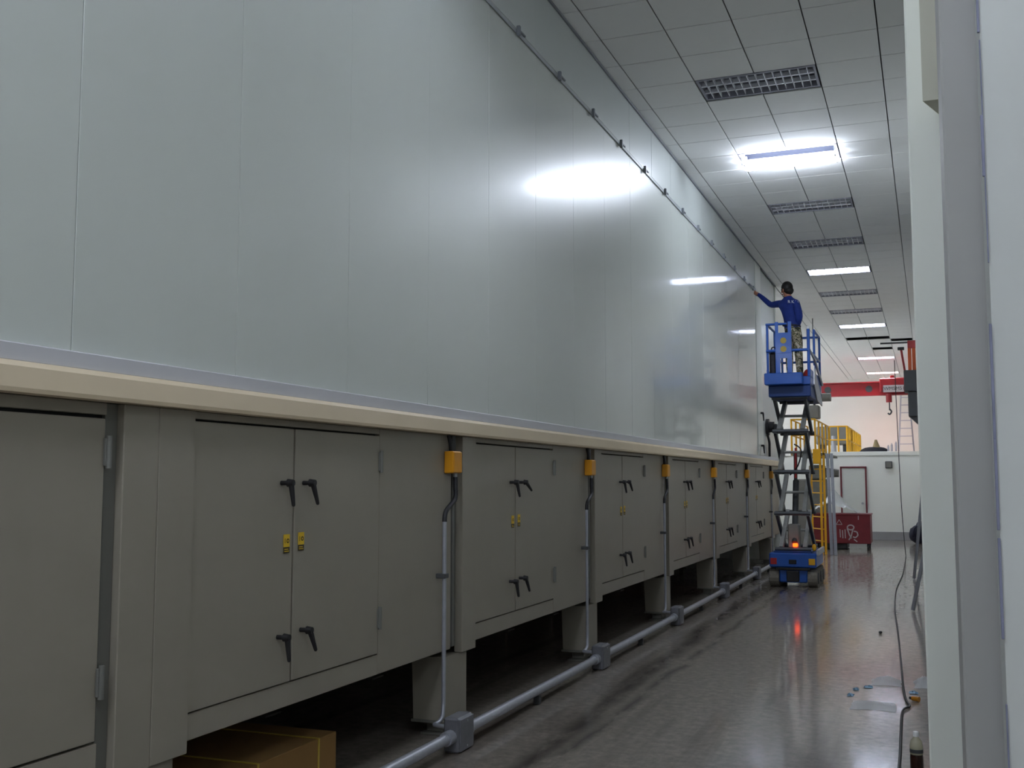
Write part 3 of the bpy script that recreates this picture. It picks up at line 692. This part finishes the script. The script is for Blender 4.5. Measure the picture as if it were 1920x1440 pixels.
bn = [('pelvis', 'belly', SH), ('belly', 'chest', SH), ('chest', 'upchest', SH), ('upchest', 'neck', SH), ('neck', 'skull', SK), ('skull', 'crown', SK),
      ('upchest', 'shL', SH), ('shL', 'elL', SH), ('elL', 'wrL', SH), ('upchest', 'shR', SH), ('shR', 'elR', SH), ('elR', 'wrR', SH),
      ('pelvis', 'hpL', PA), ('hpL', 'knL', PA), ('knL', 'anL', PA), ('anL', 'toL', SO), ('pelvis', 'hpR', PA), ('hpR', 'knR', PA), ('knR', 'anR', PA), ('anR', 'toR', SO)]
# hand fingers grow from the wrists
def hand(tag_, w, d, side):
    w = Vector(w); d = Vector(d).normalized(); s = Vector(side).normalized(); n = d.cross(s).normalized()
    J['pa' + tag_] = (tuple(w + d * .06), .032); bn.append(('wr' + tag_, 'pa' + tag_, SK))
    for k, (off, ln) in enumerate(((-.03, .06), (-.01, .072), (.01, .07), (.03, .055))):
        b = w + d * .1 + s * off; J['f%s%d' % (tag_, k)] = (tuple(b), .011); J['g%s%d' % (tag_, k)] = (tuple(b + d * ln * .55 + n * .02), .0095); J['h%s%d' % (tag_, k)] = (tuple(b + d * ln * .7 + n * .05), .008)
        bn.extend([('pa' + tag_, 'f%s%d' % (tag_, k), SK), ('f%s%d' % (tag_, k), 'g%s%d' % (tag_, k), SK), ('g%s%d' % (tag_, k), 'h%s%d' % (tag_, k), SK)])
    b = w + d * .045 - s * .04; J['t' + tag_] = (tuple(b), .011); J['u' + tag_] = (tuple(b + d * .05 - s * .01 + n * .03), .009)
    bn.extend([('pa' + tag_, 't' + tag_, SK), ('t' + tag_, 'u' + tag_, SK)])
hand('L', J['wrL'][0], (-.75, .45, .45), (.3, -.5, .8))
hand('R', J['wrR'][0], (-.5, .6, -.5), (.6, .3, .2))
skin_body('body', J, [(a, b) for a, b, k in bn], {(a, b): k for a, b, k in bn}, [M_skin, M_shirt, M_camo, M_shoe], 'pelvis', man)
hc = Vector((-2.235, MY + .05, 5.125)); face = Vector((-.85, .52, 0)).normalized()
hm = MB().ball(hc, .103, .108, .112, 16, 12, jit=.04)
hm.ball(hc - face * .035 + Vector((0, 0, -.06)), .086, .088, .08, 14, 10)
hm.build('hair', M_hair, man)
fc = Vector((-2.25, MY + .06, 5.07))
MB().ball(fc + face * .098 + Vector((0, 0, -.005)), .016, .016, .024, 8, 6).build('nose', M_skin, man)
side = Vector((-face.y, face.x, 0))
for s in (-1, 1):
    MB().ball(fc + face * .083 + side * s * .032 + Vector((0, 0, .022)), .012, .012, .009, 8, 6).build('eye', M_hair, man)
    MB().ball(fc + side * s * .09 + Vector((0, 0, 0)), .016, .022, .032, 8, 6).build('ear', M_skin, man)
MB().ball(fc + face * .088 + Vector((0, 0, -.05)), .018, .018, .007, 8, 6).build('mouth', M_redl, man)
# collar, belt and faint back print
MB().cyl((-2.17, MY + .01, 4.41), (-2.165, MY + .01, 4.445), .16, n=18).build('belt', M_tarp, man)
text('R K I I', .075, M_print, 'back_print', (-2.115, MY - .15, 4.83), Euler((R(82), 0, R(24)), 'XYZ'), man, .004)
q = tag(MB().cyl((-2.86, MY + .5, 5.2), (-2.985, MY + .62, 5.335), .016, .02, n=10).ball((-2.87, MY + .51, 5.21), .028, .028, .03).build('hand_tool', M_alu), 'small shiny hand tool held against the rail by the worker', 'tool')

# ================================================================== far end of the hall
# red steel box
RB = thing('red_box', 'dark red steel box on castors with white chalk marks', 'box', (-2.09, 28.5, 0))
B(-2.79, -1.385, 28.0, 28.95, .15, .87, c=.012).build('body', M_redbox, RB)
B(-2.81, -1.365, 27.98, 28.97, .85, .885, c=.008).build('rim', M_redbox, RB)
for x in (-2.7, -1.45):
    for y in (28.1, 28.85):
        MB().cyl((x - .02, y, .07), (x + .02, y, .07), .07, n=14).box(x - .03, x + .03, y - .03, y + .03, .08, .15).build('castor', M_black, RB)
B(-2.6, -1.95, 28.05, 28.9, .01, .15, c=.01).build('underframe', M_black, RB)
def stroke(pts, w, name='chalk_mark'):
    m = MB()
    for a, b in zip(pts[:-1], pts[1:]): m.bar((a[0], 27.997, a[1]), (b[0], 27.997, b[1]), .004, w, up=(b[1] - a[1], 0, -(b[0] - a[0])))
    return m.build(name, M_chalk, RB)
stroke([(-2.19, .62), (-2.12, .74), (-2.05, .62), (-2.19, .62)], .014)
for x, z0, z1 in ((-2.1, .3, .5), (-2.04, .28, .48), (-1.98, .28, .5)): stroke([(x, z0), (x - .005, z1)], .022)
cpts = [(-1.85 + .08 * math.cos(t), .55 + .06 * math.sin(t)) for t in [R(30 * k) for k in range(13)]]; stroke(cpts, .03)
stroke([(-1.93, .52), (-1.88, .36), (-1.84, .28)], .03); stroke([(-1.8, .5), (-1.84, .34), (-1.9, .24)], .03)
stroke([(-1.78, .46), (-1.7, .44), (-1.68, .36), (-1.74, .3), (-1.8, .32)], .03); stroke([(-1.78, .26), (-1.7, .2)], .025)
stroke([(-1.66, .74), (-1.66, .84)], .02)
# plastic sheet heaped on the box
sh = MB(); n1, n2 = 22, 14; rng = random.Random(5); vs = []
for i in range(n1 + 1):
    for j in range(n2 + 1):
        u = i / n1; v = j / n2; x = -2.72 + 1.05 * u; y = 28.1 + .8 * v
        h = .55 * max(0, 1 - abs(u - .42) / .58) ** 1.1 * (1 - .5 * abs(v - .5) * 2) + .05 * math.sin(9 * u + 7 * v) * math.sin(math.pi * u) + .03 * rng.random()
        vs.append((x, y, .89 + max(0, h)))
sh.add(vs, [(i * (n2 + 1) + j, (i + 1) * (n2 + 1) + j, (i + 1) * (n2 + 1) + j + 1, i * (n2 + 1) + j + 1) for i in range(n1) for j in range(n2)], 0, True)
tag(sh.build('plastic_sheet', M_plast), 'crumpled clear plastic sheet heaped on the dark red box', 'plastic sheet')
# yellow ladder tower
T = thing('access_ladder', 'yellow ladder with guard cage leading to the mezzanine', 'ladder', (-2.35, 26.1, 0))
for x in (-2.36, -2.28): MB().box(x - .025, x + .025, 26.0, 26.06, 0, 2.45, c=.004).build('stringer', M_yell, T)
for x in (-2.62, ): MB().box(x - .025, x + .025, 26.5, 26.56, 0, 2.45, c=.004).build('stringer', M_yell, T)
for k in range(8): MB().cyl((-2.62, 26.53, .3 + .28 * k), (-2.32, 26.03, .3 + .28 * k), .014, n=8).build('rung', M_yell, T)
B(-3.03, -2.25, 26.0, 29.78, 2.3, 2.36, c=.01).build('landing', M_mach, T)
cagey = [26.02, 26.95, 27.88, 28.81, 29.74]
for k, y in enumerate(cagey):
    for x in (-2.46, -3.0): MB().cyl((x, y, 2.3), (x, y, 3.15), .022, n=8).build('cage_post', M_yell, T)
for z in (3.15, 2.78):
    for x in (-2.46, -3.0): MB().cyl((x, 26.0, z), (x, 29.76, z), .02, n=8).build('cage_rail', M_yell, T)
    MB().cyl((-3.0, 26.02, z), (-2.46, 26.02, z), .02, n=8).build('cage_rail', M_yell, T)
B(-2.52, -2.34, 25.97, 26.0, 2.1, 2.45, c=.01).build('sign_plate', M_yell, T)
for x, yb, yt in ((-2.19, 25.9, 25.97), (-2.1, 25.85, 25.97), ):
    p = MB().bar((x + .05, yb, 0.002), (x, yt, 2.34), .07, .05, up=(0, 1, 0)).bar((x + .05, yb - .03, 0.002), (x, yt - .03, 2.34), .012, .03, up=(0, 1, 0)).build('steel_channel', M_galv)
    tag(p, 'long grey steel channel leaning upright beside the yellow ladder', 'steel channel', 'steel channels by the ladder')
# grey machine behind the ladder
q = thing('feed_machine', 'grey machine with round spout behind the yellow ladder', 'machine', (-2.75, 29.6, 0))
B(-3.3, -2.5, 29.3, 30.2, .0, 1.75, c=.03).build('body', M_mach, q)
B(-2.95, -2.55, 29.25, 29.7, 1.75, 2.12, c=.03).build('head', M_mach, q)
MB().cyl((-2.55, 29.4, 1.92), (-2.2, 29.4, 1.9), .13, .1, n=16).build('spout', M_mach, q)
q = thing('hanging_motor', 'grey motor unit hanging beside the lift platform beyond', 'motor', (-2.6, 29.2, 3.3))
B(-2.9, -2.62, 29.0, 29.4, 3.33, 3.69, c=.03).build('gearbox', M_mach, q)
MB().cyl((-2.75, 29.2, 3.9), (-2.33, 29.2, 3.9), .11, n=16).build('motor', M_mach, q)
MB().cyl((-2.76, 29.2, 3.69), (-2.76, 29.2, 3.95), .03, n=8).build('bracket', M_dark, q)
MB().cyl((-2.75, 29.2, 3.98), (-2.75, 29.2, CEIL), .012, n=6).build('hanger_rod', M_dark, q)
# mezzanine guard rail
q = thing('guard_rail', 'yellow safety railing round the machine on the mezzanine', 'railing', (-2.4, 35, 2.56))
for x in (-2.79, -2.53, -2.27): MB().cyl((x, 34, 2.56), (x, 34, 3.36), .025, n=8).build('post', M_yell, q)
for k in range(7): MB().cyl((-2.27, 34.0 + 1.1 * k, 2.56), (-2.27, 34.0 + 1.1 * k, 3.36), .035, n=8).build('post', M_yell, q)
for z in (3.36, 2.95): MB().cyl((-2.79, 34, z), (-2.27, 34, z), .022, n=8).cyl((-2.27, 34, z), (-2.27, 40.6, z), .022, n=8).build('rail', M_yell, q)
q = thing('mezzanine_machine', 'grey boxy machine behind the yellow railing on the mezzanine', 'machine', (-2.7, 36, 2.56))
B(-3.3, -2.35, 35.2, 36.2, 2.85, 3.42, c=.03).build('body', M_mach, q)
for x in (-3.2, -2.5): B(x, x + .1, 35.3, 36.1, 2.56, 2.85, c=.01).build('leg', M_dark, q)
MB().cyl((-2.72, 34.6, 2.56), (-2.72, 34.6, 3.1), .09, .06, n=14).build('tank', M_alu, q)
q = thing('tarp_heap', 'low dark covered heap with a pointed tan top on the mezzanine edge', 'tarpaulin', (-1.55, 34.2, 2.56))
MB().ball((-1.5, 34.2, 2.56), .45, .3, .17, 16, 10, jit=.12).build('cover', M_tarp, q)
MB().cyl((-1.45, 34.2, 2.68), (-1.46, 34.2, 2.95), .12, .03, n=10).build('peak', M_tan, q)
for k, x in enumerate((-1.1, -1.0, -.88)):
    p = MB().cyl((x, 34.0, 2.56), (x, 34.0, 2.74 + .05 * k), .03, n=10).cyl((x, 34.0, 2.74 + .05 * k), (x, 34.0, 2.78 + .05 * k), .014, n=8).build('canister', M_alu)
    tag(p, 'small pale canister standing on the mezzanine edge', 'canister', 'canisters on the mezzanine')
# ladder against the upper wall
ld = thing('leaning_ladder', 'tall aluminium ladder leaning against the upper back wall', 'ladder', (-.76, 43.6, 2.56))
for xb, xt in ((-1.05, -.9), (-.47, -.62)): MB().bar((xb, 43.6, 2.565), (xt, 44.4, 5.2), .05, .03).build('stringer', M_alu, ld)
for k in range(8):
    f = (k + .8) / 8.6; MB().bar((-1.05 + .15 * f, 43.6 + .8 * f, 2.565 + 2.635 * f), (-.47 - .15 * f, 43.6 + .8 * f, 2.565 + 2.635 * f), .035, .035).build('rung', M_alu, ld)
# crane
YC = 40.0
def sz(z): return 1.7 + (z - 1.7) * YC / 34
def sx(x): return x * YC / 34
cr = thing('bridge_crane', 'red overhead crane beam spanning the hall above the mezzanine', 'crane', (-3, YC, sz(4.28)))
cm = MB().box(-7.1, .2, YC - .02, YC + .02, sz(4.3), sz(4.66)).box(-7.1, .2, YC - .15, YC + .15, sz(4.66), sz(4.69)).box(-7.1, .2, YC - .15, YC + .15, sz(4.27), sz(4.3))
cm.build('bridge_beam', M_red, cr)
for x in (-2.8, -1.6): MB().cyl((sx(x), YC - .03, sz(4.48)), (sx(x), YC - .02, sz(4.48)), .12, n=14).build('emblem', M_dark, cr)
hx0, hx1 = sx(-1.28), sx(-.52)
h = B(hx0, hx1, YC - .5, YC - .16, sz(4.36), sz(4.76), c=.03).build('hoist_body', M_red, cr)
B(sx(-.98), sx(-.86), YC - .45, YC - .2, sz(4.76), sz(4.84), c=.01).build('hoist_motor', M_red, h)
p = B(sx(-1.175), sx(-.6), YC - .53, YC - .5, sz(4.33), sz(4.54), c=.004).build('hoist_sign', M_chalk, cr)
text('JWM5M51', .17, M_dark, 'sign_lettering', ((sx(-1.175) + sx(-.6)) / 2, YC - .533, (sz(4.33) + sz(4.54)) / 2), Euler((R(90), 0, 0), 'XYZ'), p, .002)
k_ = MB().cyl((sx(-1.03), YC - .33, sz(4.3)), (sx(-1.03), YC - .33, sz(4.04)), .1, n=14)
k_.build('hook_block', M_red, cr)
hk = MB().cyl((sx(-1.02), YC - .33, sz(4.04)), (sx(-1.02), YC - .33, sz(3.8)), .02, n=8).tube([(sx(-1.02), YC - .33, sz(3.84)), (sx(-1.02) + .06, YC - .33, sz(3.76)), (sx(-1.02), YC - .33, sz(3.68)), (sx(-1.02) - .06, YC - .33, sz(3.72))], .028, sub=4)
hk.build('hook', M_dark, cr)
# runway bracket on the right wall
YB = 26.0; f_ = YB / 24
def bz(z): return 1.7 + (z - 1.7) * f_
rb = thing('runway_bracket', 'dark steel crane runway bracket with orange upright by the right wall', 'crane bracket', (-.2, YB, 3.0))
B(-.424 * f_, .245, YB, YB + .6, bz(3.59), bz(4.04), c=.015).build('beam_end', M_dark, rb)
B(-.353 * f_, .245, YB + .05, YB + .6, bz(3.06), bz(3.588), c=.015).build('lower_bracket', M_dark, rb)
MB().prism([(-.33 * f_, bz(3.055)), (.245, bz(3.055)), (.245, bz(2.5))], 'y', YB + .1, YB + .5).build('gusset', M_dark, rb)
for x in (-.33, -.245): B(x * f_, (x + .07) * f_, YB + .1, YB + .25, bz(4.045), bz(4.52), c=.008).build('orange_upright', M_orange, rb)
B(-.33 * f_, -.16 * f_, YB + .1, YB + .25, bz(4.52), bz(4.68), c=.008).build('upright_head', M_redl, rb)
B(-.95, -.33 * f_, YB + .12, YB + .18, bz(4.63), bz(4.66)).build('arm', M_dark, rb)
rw = B(-.3, .245, YB + .62, 47.5, bz(3.7), bz(3.98), c=.01).build('runway_beam', M_dark)
tag(rw, 'dark steel runway beam along the right wall behind the bracket', 'beam')
q = thing('limit_switch_arm', 'thin pink-red post with dark head beside the orange upright', 'post', (-.42, 27.5, bz(4.05)))
MB().bar((-.44, 27.3, 4.25), (-.52, 27.3, 4.86), .05, .05).build('post', M_redl, q)
B(-.6, -.45, 27.25, 27.35, 4.85, 4.92, c=.008).build('head', M_dark, q)
B(-.46, .25, 27.24, 27.36, 4.2, 4.25).build('base', M_dark, q)

# ================================================================== right side of the aisle
for x0, y0, x1, y1, z1 in ((-.295, 20.16, .0, 19.4, 2.4), (-.25, 15.2, .2, 15.0, 2.1)):
    p = MB().cyl((x0, y0, 0.01), (x1, y1, z1), .026, n=10).build('leaning_pole', M_galv)
    tag(p, 'grey steel pole leaning on the right wall, %s' % ('its foot beside the black cord' if y0 < 18 else 'the one nearer the dark bag'), 'pole', 'poles leaning on the right wall')
bg = thing('duffel_bag', 'dark navy bag slumped on the floor against the right wall', 'bag', (-.2, 31.4, 0))
MB().ball((-.3, 31.45, .25), .26, .3, .25, 16, 10, jit=.1).build('lower_body', M_bag, bg)
MB().ball((-.22, 31.45, .48), .15, .2, .13, 14, 8, jit=.1).build('upper_body', M_bag, bg)
MB().tube([(-.28, 31.22, .5), (-.4, 31.15, .42), (-.46, 31.2, .2)], .02, sub=4).build('strap', M_bag, bg)
cd = MB().tube([(-.68, 27.2, 4.6), (-.66, 27.1, 3.2), (-.62, 26.9, 1.2), (-.56, 26.4, .15), (-.53, 25.4, .01), (-.5, 21.1, .01), (-.53, 18.0, .01), (-.48, 15.35, .01), (-.38, 12.95, .01), (-.3, 10.88, .01), (-.25, 9.5, .01), (-.22, 9.0, .01), (-.19, 8.75, .012), (-.235, 8.55, .012), (-.23, 7.8, .01), (-.22, 6.88, .01), (-.24, 5.6, .01)], .009, n=6, sub=6)
tag(cd.build('power_cord', M_cord), 'long black power cord hanging down and snaking along the aisle floor', 'cord')
q = thing('plug', 'orange plug connector on the floor at the black cord', 'plug', (-.2, 9.02, 0))
MB().cyl((-.175, 9.03, .02), (-.125, 9.0, .02), .018, .02, n=10).build('body', M_plug, q)
MB().cyl((-.174, 9.03, .02), (-.195, 9.04, .02), .012, n=8).build('collar', M_cord, q)
bt = thing('drink_bottle', 'plastic bottle half full of dark drink standing on the floor', 'bottle', (-.115, 6.6, 0))
MB().lathe((-.115, 6.6, 0), [(.03, .0), (.036, .01), (.036, .15), (.034, .165)], 18).build('liquid', M_cola, bt)
MB().lathe((-.115, 6.6, .165), [(.034, 0), (.036, .01), (.036, .045), (.03, .075), (.014, .093), (.0135, .1)], 18).build('shell', M_pet, bt)
MB().lathe((-.115, 6.6, .262), [(.016, 0), (.016, .024), (.014, .027), (.0, .027)], 14).build('cap', M_cap, bt)
MB().lathe((-.115, 6.6, .175), [(.0367, 0), (.0367, .02)], 18).build('label_band', M_dark, bt)
def litter(x, y, w, d, h, m, lab, cat, name, grp=None):
    rng = random.Random(int(x * 1000)); n, k = 10, 6; vs = []
    for i in range(n + 1):
        for j in range(k + 1):
            u, v = i / n, j / k
            vs.append((x + (u - .5) * w + .02 * rng.random(), y + (v - .5) * d + .15 * w * math.sin(3 * u), .004 + h * math.sin(math.pi * u) * math.sin(math.pi * v) * (.4 + .8 * rng.random())))
    mb = MB().add(vs, [(i * (k + 1) + j, (i + 1) * (k + 1) + j, (i + 1) * (k + 1) + j + 1, i * (k + 1) + j + 1) for i in range(n) for j in range(k)], 0, True)
    tag(mb.build(name, m), lab, cat, grp)
litter(-.4, 9.72, .24, .3, .05, M_litw, 'crumpled white plastic scrap on the floor beside the black cord', 'litter', 'plastic_scrap')
litter(-.46, 8.68, .32, .35, .012, M_litw, 'flat clear film scrap on the floor near the orange plug', 'litter', 'film_scrap')
litter(-.1, 9.75, .16, .4, .07, M_litw, 'white plastic bag scrap against the foot of the right wall', 'litter', 'plastic_bag')
for x, y, w in ((-.53, 9.47, .07), (-.62, 9.34, .04), (-.645, 9.07, .05), (-.18, 9.35, .06)):
    litter(x, y, w, .1, .015, M_litb, 'tiny pale blue scrap on the aisle floor', 'litter', 'blue_scrap', 'blue scraps on the floor')
tag(MB().ball((-.56, 12.82, .015), .02, .03, .015, 8, 6).build('pebble', M_cord), 'tiny black lump on the open aisle floor', 'debris')
